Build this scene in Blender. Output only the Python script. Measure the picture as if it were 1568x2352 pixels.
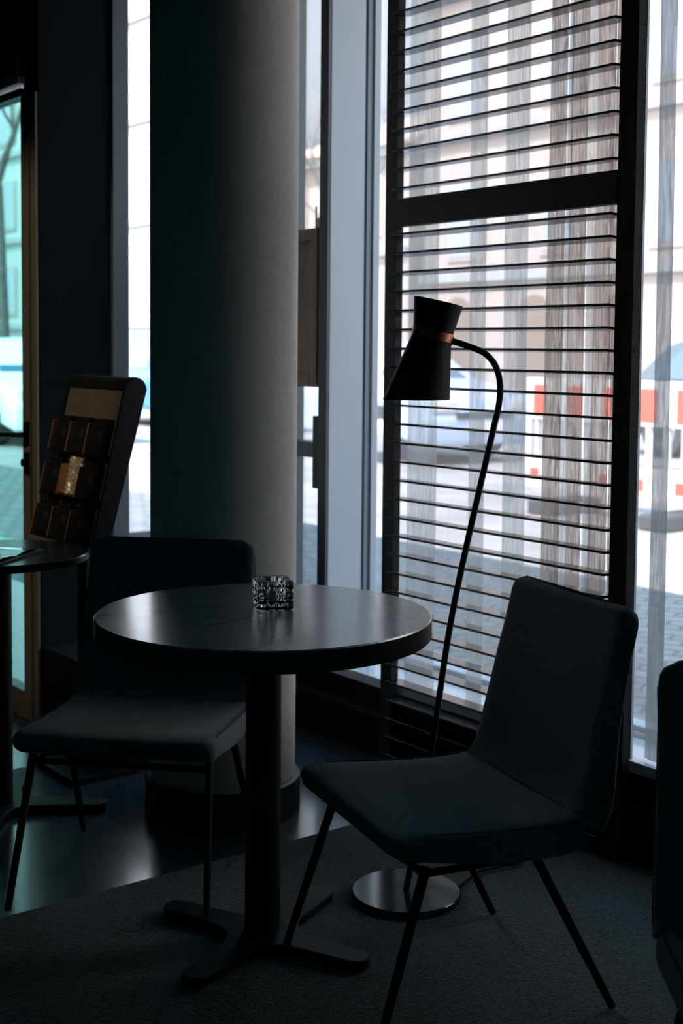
import bpy, bmesh, math, random
from mathutils import Vector, Matrix
from math import sin, cos, pi, sqrt, radians
random.seed(7)
S = bpy.context.scene
for o in list(bpy.data.objects): bpy.data.objects.remove(o)
C = S.collection

# ------------------------------------------------------------------ camera
W_PX, H_PX, F_PX = 1568, 2352, 3026.0
yaw, pitch, roll = 0.649073, 0.0659327, 0.0086663
cam = bpy.data.cameras.new('camera'); co = bpy.data.objects.new('camera', cam); C.objects.link(co)
S.camera = co
cam.sensor_fit = 'VERTICAL'; cam.sensor_height = 36.0; cam.sensor_width = 24.0
cam.lens = F_PX/H_PX*36.0
cam.shift_y = -(1176-1000.5)/H_PX
cam.clip_start = 0.05; cam.clip_end = 300
fw = Vector((sin(yaw)*cos(pitch), cos(yaw)*cos(pitch), -sin(pitch)))
rt0 = Vector((cos(yaw), -sin(yaw), 0)); dn0 = fw.cross(rt0)
rt = rt0*cos(roll) - dn0*sin(roll); dn = rt0*sin(roll) + dn0*cos(roll)
Rm = Matrix((rt, -dn, -fw)).transposed()
co.matrix_world = Matrix.Translation((0, 0, 1.317)) @ Rm.to_4x4()
cam.dof.use_dof = True; cam.dof.focus_distance = 2.8; cam.dof.aperture_fstop = 4.5

# ------------------------------------------------------------------ world, sun, lamps, exposure
w = bpy.data.worlds.new('world'); S.world = w; w.use_nodes = True
nt = w.node_tree; bgn = nt.nodes['Background']
tc = nt.nodes.new('ShaderNodeTexCoord'); sx = nt.nodes.new('ShaderNodeSeparateXYZ')
rmp = nt.nodes.new('ShaderNodeValToRGB')
nt.links.new(tc.outputs['Generated'], sx.inputs[0]); nt.links.new(sx.outputs['Z'], rmp.inputs[0])
e = rmp.color_ramp.elements
e[0].position = 0.0; e[0].color = (1.0, 0.94, 0.91, 1)
e[1].position = 0.75; e[1].color = (0.24, 0.52, 0.80, 1)
m_ = e.new(0.28); m_.color = (0.92, 0.94, 0.94, 1)
nt.links.new(rmp.outputs[0], bgn.inputs[0]); bgn.inputs[1].default_value = 2.9
sun = bpy.data.lights.new('sun', 'SUN'); sun.energy = 6.5; sun.color = (1.0, 0.90, 0.86); sun.angle = radians(0.8)
so = bpy.data.objects.new('sun', sun); C.objects.link(so)
so.rotation_euler = Vector((0.72, 0.30, -1.0)).to_track_quat('-Z', 'Y').to_euler()
so.location = (-6, -4, 12)
S.view_settings.view_transform = 'Standard'; S.view_settings.look = 'None'
S.view_settings.gamma = 1.0; S.view_settings.exposure = 1.2
S.view_settings.use_curve_mapping = False
WARM_W = 28.0; FILL_W = 0.5; FILL_COL = (0.04, 0.80, 0.92)

# ------------------------------------------------------------------ material helpers
def mat(name, col, rough=0.6, metal=0.0, noise=0.0, scale=20, stretch=(1, 1, 1), bump=0.0, spec=0.5, trans=0.0, coat=0.0,
        sheen=0.0, detail=6, rvar=0.0):
    m = bpy.data.materials.new(name); m.use_nodes = True
    t = m.node_tree; b = t.nodes['Principled BSDF']
    b.inputs['Base Color'].default_value = (*col, 1); b.inputs['Roughness'].default_value = rough
    b.inputs['Metallic'].default_value = metal; b.inputs['Specular IOR Level'].default_value = spec
    b.inputs['Transmission Weight'].default_value = trans; b.inputs['Coat Weight'].default_value = coat
    b.inputs['Sheen Weight'].default_value = sheen
    if noise or bump or rvar:
        tcn = t.nodes.new('ShaderNodeTexCoord'); mp = t.nodes.new('ShaderNodeMapping')
        mp.inputs['Scale'].default_value = stretch
        nz = t.nodes.new('ShaderNodeTexNoise'); nz.inputs['Scale'].default_value = scale; nz.inputs['Detail'].default_value = detail
        t.links.new(tcn.outputs['Object'], mp.inputs[0]); t.links.new(mp.outputs[0], nz.inputs['Vector'])
        if noise:
            r = t.nodes.new('ShaderNodeValToRGB')
            r.color_ramp.elements[0].position = 0.3; r.color_ramp.elements[1].position = 0.7
            r.color_ramp.elements[0].color = (*[max(0, c*(1-noise)) for c in col], 1)
            r.color_ramp.elements[1].color = (*[min(1, c*(1+noise)) for c in col], 1)
            t.links.new(nz.outputs['Fac'], r.inputs[0]); t.links.new(r.outputs[0], b.inputs['Base Color'])
        if rvar:
            mr = t.nodes.new('ShaderNodeMapRange')
            mr.inputs['From Min'].default_value = 0.3; mr.inputs['From Max'].default_value = 0.7
            mr.inputs['To Min'].default_value = max(0.02, rough-rvar); mr.inputs['To Max'].default_value = rough+rvar
            t.links.new(nz.outputs['Fac'], mr.inputs['Value']); t.links.new(mr.outputs[0], b.inputs['Roughness'])
        if bump:
            bn = t.nodes.new('ShaderNodeBump'); bn.inputs['Strength'].default_value = bump; bn.inputs['Distance'].default_value = 0.003
            t.links.new(nz.outputs['Fac'], bn.inputs['Height']); t.links.new(bn.outputs[0], b.inputs['Normal'])
    return m

def glass_pane(name, tint, refl=0.5):
    m = bpy.data.materials.new(name); m.use_nodes = True; t = m.node_tree; t.nodes.clear()
    o = t.nodes.new('ShaderNodeOutputMaterial'); mx = t.nodes.new('ShaderNodeMixShader')
    tr = t.nodes.new('ShaderNodeBsdfTransparent'); gl = t.nodes.new('ShaderNodeBsdfGlossy'); fr = t.nodes.new('ShaderNodeFresnel')
    mu = t.nodes.new('ShaderNodeMath'); mu.operation = 'MULTIPLY'; mu.inputs[1].default_value = refl
    tr.inputs[0].default_value = (*tint, 1); gl.inputs['Roughness'].default_value = 0.02
    t.links.new(fr.outputs[0], mu.inputs[0]); t.links.new(mu.outputs[0], mx.inputs[0])
    t.links.new(tr.outputs[0], mx.inputs[1]); t.links.new(gl.outputs[0], mx.inputs[2]); t.links.new(mx.outputs[0], o.inputs[0])
    return m

def sheer(name, thread, t_lo, t_hi, scale, weave=True):
    """thin cloth: part open weave (transparent), part thread (translucent + diffuse); density varies with a drawn-out grain"""
    m = bpy.data.materials.new(name); m.use_nodes = True; t = m.node_tree; t.nodes.clear(); N = t.nodes.new; L = t.links.new
    o = N('ShaderNodeOutputMaterial'); tcn = N('ShaderNodeTexCoord'); mp = N('ShaderNodeMapping')
    mp.inputs['Scale'].default_value = (1, 9, 0.75)
    nz = N('ShaderNodeTexNoise'); nz.inputs['Scale'].default_value = scale; nz.inputs['Detail'].default_value = 5
    nz.inputs['Distortion'].default_value = 1.6
    L(tcn.outputs['Object'], mp.inputs[0]); L(mp.outputs[0], nz.inputs['Vector'])
    mr = N('ShaderNodeMapRange'); mr.inputs['From Min'].default_value = 0.36; mr.inputs['From Max'].default_value = 0.66
    mr.inputs['To Min'].default_value = t_lo; mr.inputs['To Max'].default_value = t_hi
    L(nz.outputs['Fac'], mr.inputs['Value'])
    tr = N('ShaderNodeBsdfTransparent'); tl = N('ShaderNodeBsdfTranslucent'); df = N('ShaderNodeBsdfDiffuse')
    tl.inputs[0].default_value = (*thread, 1); df.inputs[0].default_value = (*thread, 1)
    a = N('ShaderNodeMixShader'); a.inputs[0].default_value = 0.4; L(tl.outputs[0], a.inputs[1]); L(df.outputs[0], a.inputs[2])
    b = N('ShaderNodeMixShader'); L(mr.outputs[0], b.inputs[0]); L(a.outputs[0], b.inputs[1]); L(tr.outputs[0], b.inputs[2])
    L(b.outputs[0], o.inputs[0])
    return m

M = {}
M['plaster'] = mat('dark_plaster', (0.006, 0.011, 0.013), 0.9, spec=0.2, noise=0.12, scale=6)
M['column'] = mat('column_paint', (0.78, 0.77, 0.73), 0.75, noise=0.06, scale=60, bump=0.15, spec=0.25)
M['ceil'] = mat('ceiling_paint', (0.05, 0.055, 0.06), 0.9)
M['black_metal'] = mat('black_metal', (0.010, 0.012, 0.013), 0.5, 0.0, spec=0.25)
M['black_paint'] = mat('matt_black_paint', (0.012, 0.014, 0.015), 0.6, spec=0.3, bump=0.05, scale=200)
M['slat'] = mat('satin_black_slat', (0.012, 0.015, 0.017), 0.26, spec=0.7)
M['alu'] = mat('grey_blue_aluminium', (0.33, 0.38, 0.44), 0.45, 0.0, noise=0.05, scale=4, stretch=(1, 1, 0.3))
M['alu_dark'] = mat('dark_frame', (0.03, 0.042, 0.055), 0.45)
M['alu_light'] = mat('pale_frame', (0.62, 0.63, 0.66), 0.4)
M['fabric'] = mat('charcoal_wool', (0.14, 0.145, 0.158), 0.95, noise=0.45, scale=420, bump=0.5, spec=0.1, sheen=0.3, detail=3)
M['welt'] = mat('charcoal_welt', (0.07, 0.075, 0.09), 0.9, noise=0.3, scale=500, spec=0.1)
M['copper'] = mat('copper', (0.86, 0.30, 0.17), 0.36, 1.0)
M['divider_glint'] = mat('acrylic_copper_glint', (0.90, 0.50, 0.32), 0.4, 0.5)  # coppery glints of clear acrylic dividers, put into their base colour
M['copper'] .node_tree.nodes['Principled BSDF'].inputs['Anisotropic'].default_value = 0.5
M['board'] = mat('beige_board', (0.20, 0.185, 0.15), 0.7, noise=0.08, scale=30)
M['beige'] = mat('beige_frame', (0.22, 0.21, 0.17), 0.5, noise=0.08, scale=8, stretch=(1, 1, 0.1))
M['brown_wood'] = mat('brown_wood', (0.12, 0.065, 0.038), 0.55, noise=0.35, scale=14, stretch=(1, 6, 0.6), bump=0.1)
M['leaflet'] = mat('dark_leaflet', (0.012, 0.015, 0.017), 0.5, noise=0.3, scale=50)
M['leaflet_pale'] = mat('leaflet_print', (0.025, 0.035, 0.042), 0.6)
M['foil'] = mat('creased_foil', (0.85, 0.76, 0.58), 0.35, 0.35, noise=0.25, scale=24, stretch=(1, 3, 1), bump=1.0)
M['paper'] = mat('white_paper', (0.85, 0.90, 0.90), 0.12, spec=1.0, coat=1.0, noise=0.12, scale=18)
M['wax'] = mat('candle_wax', (0.62, 0.60, 0.66), 0.5)
M['cable'] = M['black_metal']
M['glass'] = glass_pane('window_glass', (0.97, 0.98, 0.98), 0.5)
M['glass_green'] = glass_pane('green_door_glass', (0.62, 0.92, 0.88), 0.6)
M['sheer'] = sheer('sheer_linen', (0.84, 0.80, 0.78), 0.80, 0.88, 3.0)
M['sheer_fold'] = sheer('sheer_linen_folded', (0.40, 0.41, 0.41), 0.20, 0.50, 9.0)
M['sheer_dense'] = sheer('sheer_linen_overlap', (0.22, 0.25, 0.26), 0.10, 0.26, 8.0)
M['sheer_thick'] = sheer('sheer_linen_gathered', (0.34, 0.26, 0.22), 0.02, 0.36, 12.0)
cr = bpy.data.materials.new('crystal'); cr.use_nodes = True
cb = cr.node_tree.nodes['Principled BSDF']; cb.inputs['Transmission Weight'].default_value = 1; cb.inputs['Roughness'].default_value = 0.0
cb.inputs['IOR'].default_value = 1.5; cb.inputs['Base Color'].default_value = (1, 0.99, 0.99, 1); M['crystal'] = cr

def wood_top():
    m = bpy.data.materials.new('black_stained_oak'); m.use_nodes = True; t = m.node_tree; b = t.nodes['Principled BSDF']; N = t.nodes.new; L = t.links.new
    tcn = N('ShaderNodeTexCoord'); mp = N('ShaderNodeMapping'); mp.inputs['Scale'].default_value = (3.0, 26, 3); mp.inputs['Rotation'].default_value = (0, 0, radians(30))
    n = N('ShaderNodeTexNoise'); n.inputs['Scale'].default_value = 2.4; n.inputs['Detail'].default_value = 9; n.inputs['Distortion'].default_value = 0.9
    L(tcn.outputs['Object'], mp.inputs[0]); L(mp.outputs[0], n.inputs['Vector'])
    r = N('ShaderNodeValToRGB'); r.color_ramp.elements[0].position = 0.35; r.color_ramp.elements[1].position = 0.68
    r.color_ramp.elements[0].color = (0.04, 0.06, 0.075, 1); r.color_ramp.elements[1].color = (0.13, 0.14, 0.145, 1)
    L(n.outputs['Fac'], r.inputs[0]); L(r.outputs[0], b.inputs['Base Color'])
    mr = N('ShaderNodeMapRange'); mr.inputs['From Min'].default_value = 0.3; mr.inputs['From Max'].default_value = 0.7
    mr.inputs['To Min'].default_value = 0.26; mr.inputs['To Max'].default_value = 0.36; b.inputs['Coat Weight'].default_value = 1.0; b.inputs['Coat Roughness'].default_value = 0.18; b.inputs['Coat IOR'].default_value = 2.5; b.inputs['IOR'].default_value = 2.6; b.inputs['Specular IOR Level'].default_value = 0.75
    L(n.outputs['Fac'], mr.inputs['Value']); L(mr.outputs[0], b.inputs['Roughness'])
    bp = N('ShaderNodeBump'); bp.inputs['Strength'].default_value = 0.10; bp.inputs['Distance'].default_value = 0.0003
    L(n.outputs['Fac'], bp.inputs['Height']); L(bp.outputs[0], b.inputs['Normal'])
    return m
M['wood'] = wood_top()
M['wood_edge'] = mat('oak_edge_band', (0.10, 0.075, 0.065), 0.5, noise=0.3, scale=60, stretch=(1, 1, 0.3))

def tile_floor():
    m = bpy.data.materials.new('slate_tiles'); m.use_nodes = True; t = m.node_tree; b = t.nodes['Principled BSDF']; N = t.nodes.new; L = t.links.new
    tcn = N('ShaderNodeTexCoord'); mp = N('ShaderNodeMapping'); mp.inputs['Location'].default_value = (-1.617, -3.071, 0)
    br = N('ShaderNodeTexBrick'); br.inputs['Scale'].default_value = 1.0; br.inputs['Mortar Size'].default_value = 0.0035
    br.inputs['Brick Width'].default_value = 0.62; br.inputs['Row Height'].default_value = 0.6; br.offset = 0.5
    br.inputs['Color1'].default_value = (0.055, 0.075, 0.09, 1); br.inputs['Color2'].default_value = (0.045, 0.064, 0.08, 1)
    br.inputs['Mortar'].default_value = (0.012, 0.014, 0.018, 1)
    L(tcn.outputs['Object'], mp.inputs[0]); L(mp.outputs[0], br.inputs['Vector']); L(br.outputs['Color'], b.inputs['Base Color'])
    n = N('ShaderNodeTexNoise'); n.inputs['Scale'].default_value = 9; n.inputs['Detail'].default_value = 8; L(tcn.outputs['Object'], n.inputs['Vector'])
    mr = N('ShaderNodeMapRange'); mr.inputs['To Min'].default_value = 0.16; mr.inputs['To Max'].default_value = 0.30; b.inputs['Specular IOR Level'].default_value = 0.8; L(n.outputs['Fac'], mr.inputs['Value'])
    L(mr.outputs[0], b.inputs['Roughness']); b.inputs['Coat Weight'].default_value = 1.0; b.inputs['Coat Roughness'].default_value = 0.13; b.inputs['Coat IOR'].default_value = 1.6
    return m
M['tiles'] = tile_floor()
M['carpet'] = mat('speckled_carpet', (0.050, 0.064, 0.063), 1.0, noise=0.9, scale=150, bump=1.0, spec=0.05, sheen=0.4, detail=3)

def cobbles():  # real setts, but darkened so the shade sits in their colour
    m = bpy.data.materials.new('shade_dark_cobbles'); m.use_nodes = True; t = m.node_tree; b = t.nodes['Principled BSDF']; N = t.nodes.new; L = t.links.new
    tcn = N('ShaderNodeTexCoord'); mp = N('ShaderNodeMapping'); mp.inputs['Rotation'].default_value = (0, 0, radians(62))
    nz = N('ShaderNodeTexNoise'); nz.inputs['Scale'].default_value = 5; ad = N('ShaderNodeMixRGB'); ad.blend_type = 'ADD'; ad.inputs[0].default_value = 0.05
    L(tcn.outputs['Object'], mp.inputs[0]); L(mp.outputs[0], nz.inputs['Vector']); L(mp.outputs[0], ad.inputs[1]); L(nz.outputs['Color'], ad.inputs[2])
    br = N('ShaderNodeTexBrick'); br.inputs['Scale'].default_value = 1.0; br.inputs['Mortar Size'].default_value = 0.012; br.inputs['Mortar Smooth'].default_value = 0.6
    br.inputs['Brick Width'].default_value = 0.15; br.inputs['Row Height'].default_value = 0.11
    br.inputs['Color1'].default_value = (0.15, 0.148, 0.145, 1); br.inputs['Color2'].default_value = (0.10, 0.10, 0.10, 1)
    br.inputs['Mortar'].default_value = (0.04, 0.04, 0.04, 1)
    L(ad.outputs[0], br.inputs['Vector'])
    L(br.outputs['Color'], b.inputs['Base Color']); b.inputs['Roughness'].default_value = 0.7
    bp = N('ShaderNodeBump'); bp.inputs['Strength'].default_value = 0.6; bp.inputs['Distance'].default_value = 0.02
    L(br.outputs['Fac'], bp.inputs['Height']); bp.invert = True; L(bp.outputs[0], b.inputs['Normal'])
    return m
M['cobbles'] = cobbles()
M['asphalt'] = mat('pale_paving', (0.25, 0.22, 0.215), 0.8, noise=0.25, scale=1.6, stretch=(1, 1, 1), detail=8)
M['render_white'] = mat('warm_white_render', (0.32, 0.275, 0.26), 0.9, noise=0.05, scale=0.6)
M['render_pink'] = mat('sandstone_render', (0.40, 0.30, 0.26), 0.9, noise=0.12, scale=0.9)
M['stone_grey'] = mat('grey_stone_ledge', (0.26, 0.27, 0.28), 0.8, noise=0.1, scale=2)
M['facade_cool'] = mat('pale_blue_cladding', (0.32, 0.34, 0.37), 0.5, noise=0.06, scale=0.8)
M['win_dark'] = mat('window_reflecting', (0.25, 0.28, 0.33), 0.3, spec=0.5)
M['win_brown'] = mat('arch_opening', (0.16, 0.12, 0.10), 0.6)
M['bark'] = mat('bark', (0.10, 0.09, 0.085), 0.9, noise=0.4, scale=12, bump=0.5)
M['rubber'] = mat('rubber', (0.03, 0.032, 0.035), 0.8)
M['chrome'] = mat('steel', (0.6, 0.62, 0.65), 0.25, 1.0)
M['car_glass'] = mat('car_glass', (0.05, 0.09, 0.14), 0.05, spec=0.9)
M['white_plastic'] = mat('white_plastic', (0.48, 0.46, 0.45), 0.45)
M['red_plastic'] = mat('red_reflector', (0.46, 0.06, 0.03), 0.5)
M['grass'] = mat('grass_verge', (0.12, 0.26, 0.14), 0.95, noise=0.5, scale=3)

# ------------------------------------------------------------------ mesh helpers
class MB:
    def __init__(s): s.v = []; s.f = []
    def add(s, vs, fs):
        n = len(s.v); s.v += [tuple(x) for x in vs]; s.f += [tuple(i+n for i in f) for f in fs]; return s
    def box(s, a, b):
        x0, y0, z0 = a; x1, y1, z1 = b
        if x0 > x1: x0, x1 = x1, x0
        if y0 > y1: y0, y1 = y1, y0
        if z0 > z1: z0, z1 = z1, z0
        v = [(x, y, z) for z in (z0, z1) for y in (y0, y1) for x in (x0, x1)]
        return s.add(v, [(0, 2, 3, 1), (4, 5, 7, 6), (0, 1, 5, 4), (2, 6, 7, 3), (0, 4, 6, 2), (1, 3, 7, 5)])
    def tube(s, pts, r, seg=14, caps=True):
        pts = [Vector(p) for p in pts]; rs = r if isinstance(r, (list, tuple)) else [r]*len(pts)
        rings = []; up = None
        for i, p in enumerate(pts):
            d = (pts[min(i+1, len(pts)-1)] - pts[max(i-1, 0)]).normalized()
            if up is None:
                up = Vector((0, 0, 1)) if abs(d.z) < 0.9 else Vector((1, 0, 0))
            a = (up - d*up.dot(d)).normalized(); b = d.cross(a); up = a
            rings.append([p + (a*cos(2*pi*k/seg) + b*sin(2*pi*k/seg))*rs[i] for k in range(seg)])
        v = [q for g in rings for q in g]; f = []
        for i in range(len(pts)-1):
            for k in range(seg):
                k2 = (k+1) % seg; f.append((i*seg+k, i*seg+k2, (i+1)*seg+k2, (i+1)*seg+k))
        if caps: f.append(tuple(range(seg))[::-1]); f.append(tuple((len(pts)-1)*seg+k for k in range(seg)))
        return s.add(v, f)
    def lathe(s, prof, c=(0, 0, 0), seg=64, close=False):
        v = []; f = []; n = len(prof)
        for k in range(seg):
            a = 2*pi*k/seg
            for r, z in prof: v.append((c[0]+r*cos(a), c[1]+r*sin(a), c[2]+z))
        m = n if close else n-1
        for k in range(seg):
            k2 = (k+1) % seg
            for i in range(m):
                j = (i+1) % n; f.append((k*n+i, k2*n+i, k2*n+j, k*n+j))
        return s.add(v, f)
    def prism(s, poly, axis, a, b):
        """extrude a polygon; axis 'x': poly is (y,z), 'y': (x,z), 'z': (x,y)"""
        def P(p, t): return {'x': (t, p[0], p[1]), 'y': (p[0], t, p[1]), 'z': (p[0], p[1], t)}[axis]
        n = len(poly); v = [P(p, a) for p in poly] + [P(p, b) for p in poly]
        f = [tuple(range(n))[::-1], tuple(range(n, 2*n))] + [(i, (i+1) % n, n+(i+1) % n, n+i) for i in range(n)]
        return s.add(v, f)
    def build(s, name, m, parent=None, bevel=0.0, smooth=False, loc=None, segs=2, angle=None):
        me = bpy.data.meshes.new(name); me.from_pydata(s.v, [], s.f)
        bm = bmesh.new(); bm.from_mesh(me)
        bmesh.ops.remove_doubles(bm, verts=bm.verts, dist=1e-6)
        bmesh.ops.recalc_face_normals(bm, faces=bm.faces)
        if bevel:
            es = [e_ for e_ in bm.edges if len(e_.link_faces) == 2 and e_.calc_face_angle(0) > 0.5]
            bmesh.ops.bevel(bm, geom=es, offset=bevel, segments=segs, affect='EDGES', profile=0.5)
        if smooth:
            for fc in bm.faces: fc.smooth = True
            for e_ in bm.edges:
                if len(e_.link_faces) == 2 and e_.calc_face_angle(0) > (angle or 0.7): e_.smooth = False
        bm.to_mesh(me); bm.free()
        if m: me.materials.append(m)
        o = bpy.data.objects.new(name, me); C.objects.link(o)
        if parent: o.parent = parent
        if loc: o.location = loc
        return o

def tag(o, label, cat, group=None, kind=None):
    o['label'] = label; o['category'] = cat
    if group: o['group'] = group
    if kind: o['kind'] = kind
    return o
def thing(name, label, cat, loc=(0, 0, 0), rz=0, group=None):
    o = bpy.data.objects.new(name, None); C.objects.link(o); o.location = loc; o.rotation_euler = (0, 0, rz); o.empty_display_size = 0.1
    return tag(o, label, cat, group)
def struct(name, mb, m, **k):
    o = mb.build(name, m, **k)
    if not k.get('parent'): o['kind'] = 'structure'
    return o
def emptys(name):
    o = bpy.data.objects.new(name, None); C.objects.link(o); o['kind'] = 'structure'; return o
def copy_tree(o, parent=None):
    c = o.copy(); C.objects.link(c); c.parent = parent
    for ch in [q for q in bpy.data.objects if q.parent == o]: copy_tree(ch, c)
    return c

# ================================================================== THE ROOM
HC = 3.0
struct('floor', MB().box((-3.5, -3, -0.1), (2.98, 7, 0.0)), M['tiles'])
tag(MB().box((-3.3, -2.8, 0.0005), (2.60, 2.815, 0.005)).build('carpet', M['carpet']), 'dark speckled grey-green carpet ending in a straight edge on slate floor tiles', 'carpet')
struct('ceiling', MB().box((-3.6, -3.1, HC), (2.98, 7.1, HC+0.12)), M['ceil'])
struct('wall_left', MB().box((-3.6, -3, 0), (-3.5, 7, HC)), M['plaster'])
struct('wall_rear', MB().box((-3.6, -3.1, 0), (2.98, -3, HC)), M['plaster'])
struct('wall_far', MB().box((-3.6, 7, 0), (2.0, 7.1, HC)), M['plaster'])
struct('wall_right', MB().box((2.78, -3, 0), (2.98, 1.75, HC)).box((2.78, 1.75, 2.85), (2.98, 4.2, HC)).box((2.624, 1.75, 0), (2.98, 4.2, 0.232)), M['plaster'])  # unseen stretch narrows the window, making the light more directional
struct('trim_window_sill', MB().box((2.616, 1.75, 0.232), (2.81, 4.2, 0.262)), mat('glossy_pale_sill', (0.62, 0.66, 0.72), 0.12, spec=0.8), bevel=0.002)
struct('wall_shadow_block', MB().box((2.6, -3.1, HC+0.12), (2.98, 7.1, 3.95)), M['stone_grey'])  # unseen upper wall, height shaped to throw the shadow edge on the street
# return wall beside the recessed entrance
struct('wall_return', MB().box((1.897, 4.2, 0), (2.168, 4.32, HC)).box((2.168, 4.2, 0), (2.78, 4.32, 0.62)).box((2.168, 4.2, 2.9), (2.78, 4.32, HC)), M['plaster'])
struct('wall_entrance', MB().box((1.90, 4.32, 2.28), (2.02, 7, HC)).box((1.90, 5.42, 0), (2.02, 7, 2.28)), M['plaster'])
struct('baseboard_return', MB().box((2.618, 1.75, 0.135), (2.624, 4.2, 0.150)), M['alu_dark'])
# casing under the side window
struct('trim_casing', MB().box((1.90, 3.60, 0), (2.38, 4.2, 0.28)), M['plaster'], bevel=0.004)

# window_1 : main street window in the right wall
w1 = emptys('window_1')
def wbox(name, a, b, m, par=w1, bev=0.002): return MB().box(a, b).build(name, m, par, bevel=bev)
wbox('bottom_frame', (2.795, 1.75, 0.262), (2.86, 4.18, 0.275), M['alu_light'])
wbox('bottom_bead', (2.805, 1.75, 0.275), (2.86, 4.18, 0.290), M['alu'])
wbox('top_frame', (2.78, 1.75, 2.82), (2.86, 4.18, 2.86), M['alu_dark'])
wbox('mullion', (2.744, 3.504, 0.262), (2.752, 3.54, 2.86), M['alu_dark'])
wbox('mullion', (2.752, 3.499, 0.262), (2.768, 3.54, 2.86), mat('navy_frame', (0.10, 0.15, 0.21), 0.5))
wbox('mullion', (2.768, 3.504, 0.262), (2.781, 3.54, 2.86), M['alu_dark'])
wbox('mullion', (2.781, 3.498, 0.262), (2.808, 3.54, 2.86), M['alu'])
wbox('glass_pane', (2.815, 1.75, 0.25), (2.821, 3.52, 2.84), M['glass'], bev=0)
# pier fin between window and glazed side door
struct('trim_pier', MB().box((2.602, 3.5, 0.262), (2.744, 3.547, HC)), M['alu'], bevel=0.003)
struct('trim_pier_face', MB().box((2.594, 3.503, 0.262), (2.602, 3.549, HC)), M['alu_dark'])

# door_1 : slim glazed door beyond the pier
d1 = emptys('door_1')
dbox = lambda n, a, b, m, bev=0.002: MB().box(a, b).build(n, m, d1, bevel=bev)
dbox('door_stile', (2.74, 3.918, 0.262), (2.80, 3.98, 2.84), M['alu_dark'])
dbox('door_stile', (2.74, 3.548, 0.262), (2.80, 3.728, 2.84), M['alu_dark'])
dbox('door_rail', (2.735, 3.728, 0.93), (2.79, 4.15, 0.985), M['alu_dark'])
dbox('pull_handle', (2.66, 3.632, 0.835), (2.69, 3.672, 1.085), M['black_metal'])
dbox('handle_bracket', (2.69, 3.640, 0.94), (2.74, 3.664, 0.97), M['black_metal'])
dbox('glass_pane', (2.765, 3.728, 0.25), (2.771, 4.16, 2.84), M['glass'], bev=0)

# window_2 : side glass in the return wall
w2 = emptys('window_2')
MB().box((2.165, 4.185, 0.62), (2.228, 4.30, 2.9)).build('jamb', mat('slate_blue_frame', (0.13, 0.17, 0.21), 0.5), w2, bevel=0.002)
MB().box((2.72, 4.2, 0.62), (2.78, 4.30, 2.9)).build('jamb', M['alu_dark'], w2, bevel=0.002)
MB().box((2.228, 4.25, 0.622), (2.72, 4.256, 2.9)).build('glass_pane', M['glass'], w2)
MB().box((2.228, 4.23, 0.622), (2.72, 4.27, 0.645)).build('bottom_bead', M['alu'], w2)

# door_2 : entrance door with greenish glass at the far left
d2 = emptys('door_2')
e2 = lambda n, a, b, m, bev=0.003: MB().box(a, b).build(n, m, d2, bevel=bev)
e2('door_stile', (1.885, 4.205, 0.0), (1.8965, 4.325, 2.17), M['beige'])
e2('stile_bead', (1.877, 4.243, 0.0), (1.885, 4.247, 2.17), M['beige'])
e2('door_stile', (1.885, 5.25, 0.0), (1.935, 5.36, 2.17), M['beige'])
e2('door_rail', (1.885, 4.325, 2.172), (1.935, 5.25, 2.20), M['alu_dark'])
e2('door_rail', (1.885, 4.325, 0.0), (1.935, 5.25, 0.10), M['beige'])
e2('door_head', (1.87, 4.305, 2.212), (1.95, 5.42, 2.235), M['alu_light'])
e2('door_head', (1.86, 4.305, 2.236), (1.95, 5.42, 2.30), M['alu_dark'])
MB().box((1.907, 4.325, 0.10), (1.913, 5.25, 2.172)).build('glass_pane', M['glass_green'], d2)
hd = MB().box((1.872, 4.250, 0.978), (1.886, 4.288, 1.058)).build('handle_plate', M['black_metal'], d2, bevel=0.004)
MB().tube([(1.872, 4.268, 1.012), (1.84, 4.268, 1.012), (1.832, 4.28, 1.012), (1.830, 4.34, 1.010), (1.830, 4.42, 1.006), (1.832, 4.46, 1.002)], 0.009).build('lever', M['black_metal'], hd, smooth=True)
lk = MB().box((1.874, 4.254, 0.872), (1.886, 4.290, 0.950)).build('lock_plate', M['black_metal'], d2, bevel=0.004)
MB().lathe([(0.0, 0), (0.012, 0), (0.014, -0.006), (0.0, -0.006)], seg=20).build('keyhole_ring', M['chrome'], lk, loc=(0, 0, 0), smooth=True)
kr = [o for o in bpy.data.objects if o.name.startswith('keyhole_ring')][0]; kr.location = (1.866, 4.272, 0.915); kr.rotation_euler = (0, radians(90), 0)

# added teal fill lights, out of view, that lift the dark tones
for i, (lx, ly, lw) in enumerate([(0.2, -0.9, 'nearest behind the viewer'), (-1.8, -0.9, 'behind the viewer near the left wall'), (-1.6, 2.6, 'over the left wall, farthest into the room'), (0.2, -2.2, 'nearest the rear wall')]):
    lt = thing('teal_fill_lamp', 'unseen teal fill light ' + lw, 'lamp', (lx, ly, HC), group='unseen teal fill lights')
    MB().lathe([(0, 0), (0.16, 0), (0.16, -0.05), (0.15, -0.05), (0.15, -0.01), (0, -0.01)], seg=32).build('lamp_housing', M['black_metal'], lt, smooth=True)
    al = bpy.data.lights.new('teal_fill_light', 'AREA'); al.shape = 'DISK'; al.size = 0.28; al.energy = FILL_W; al.color = FILL_COL
    ao = bpy.data.objects.new('teal_fill_light', al); C.objects.link(ao); ao.parent = lt; ao.location = (0, 0, -0.03)

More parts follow.
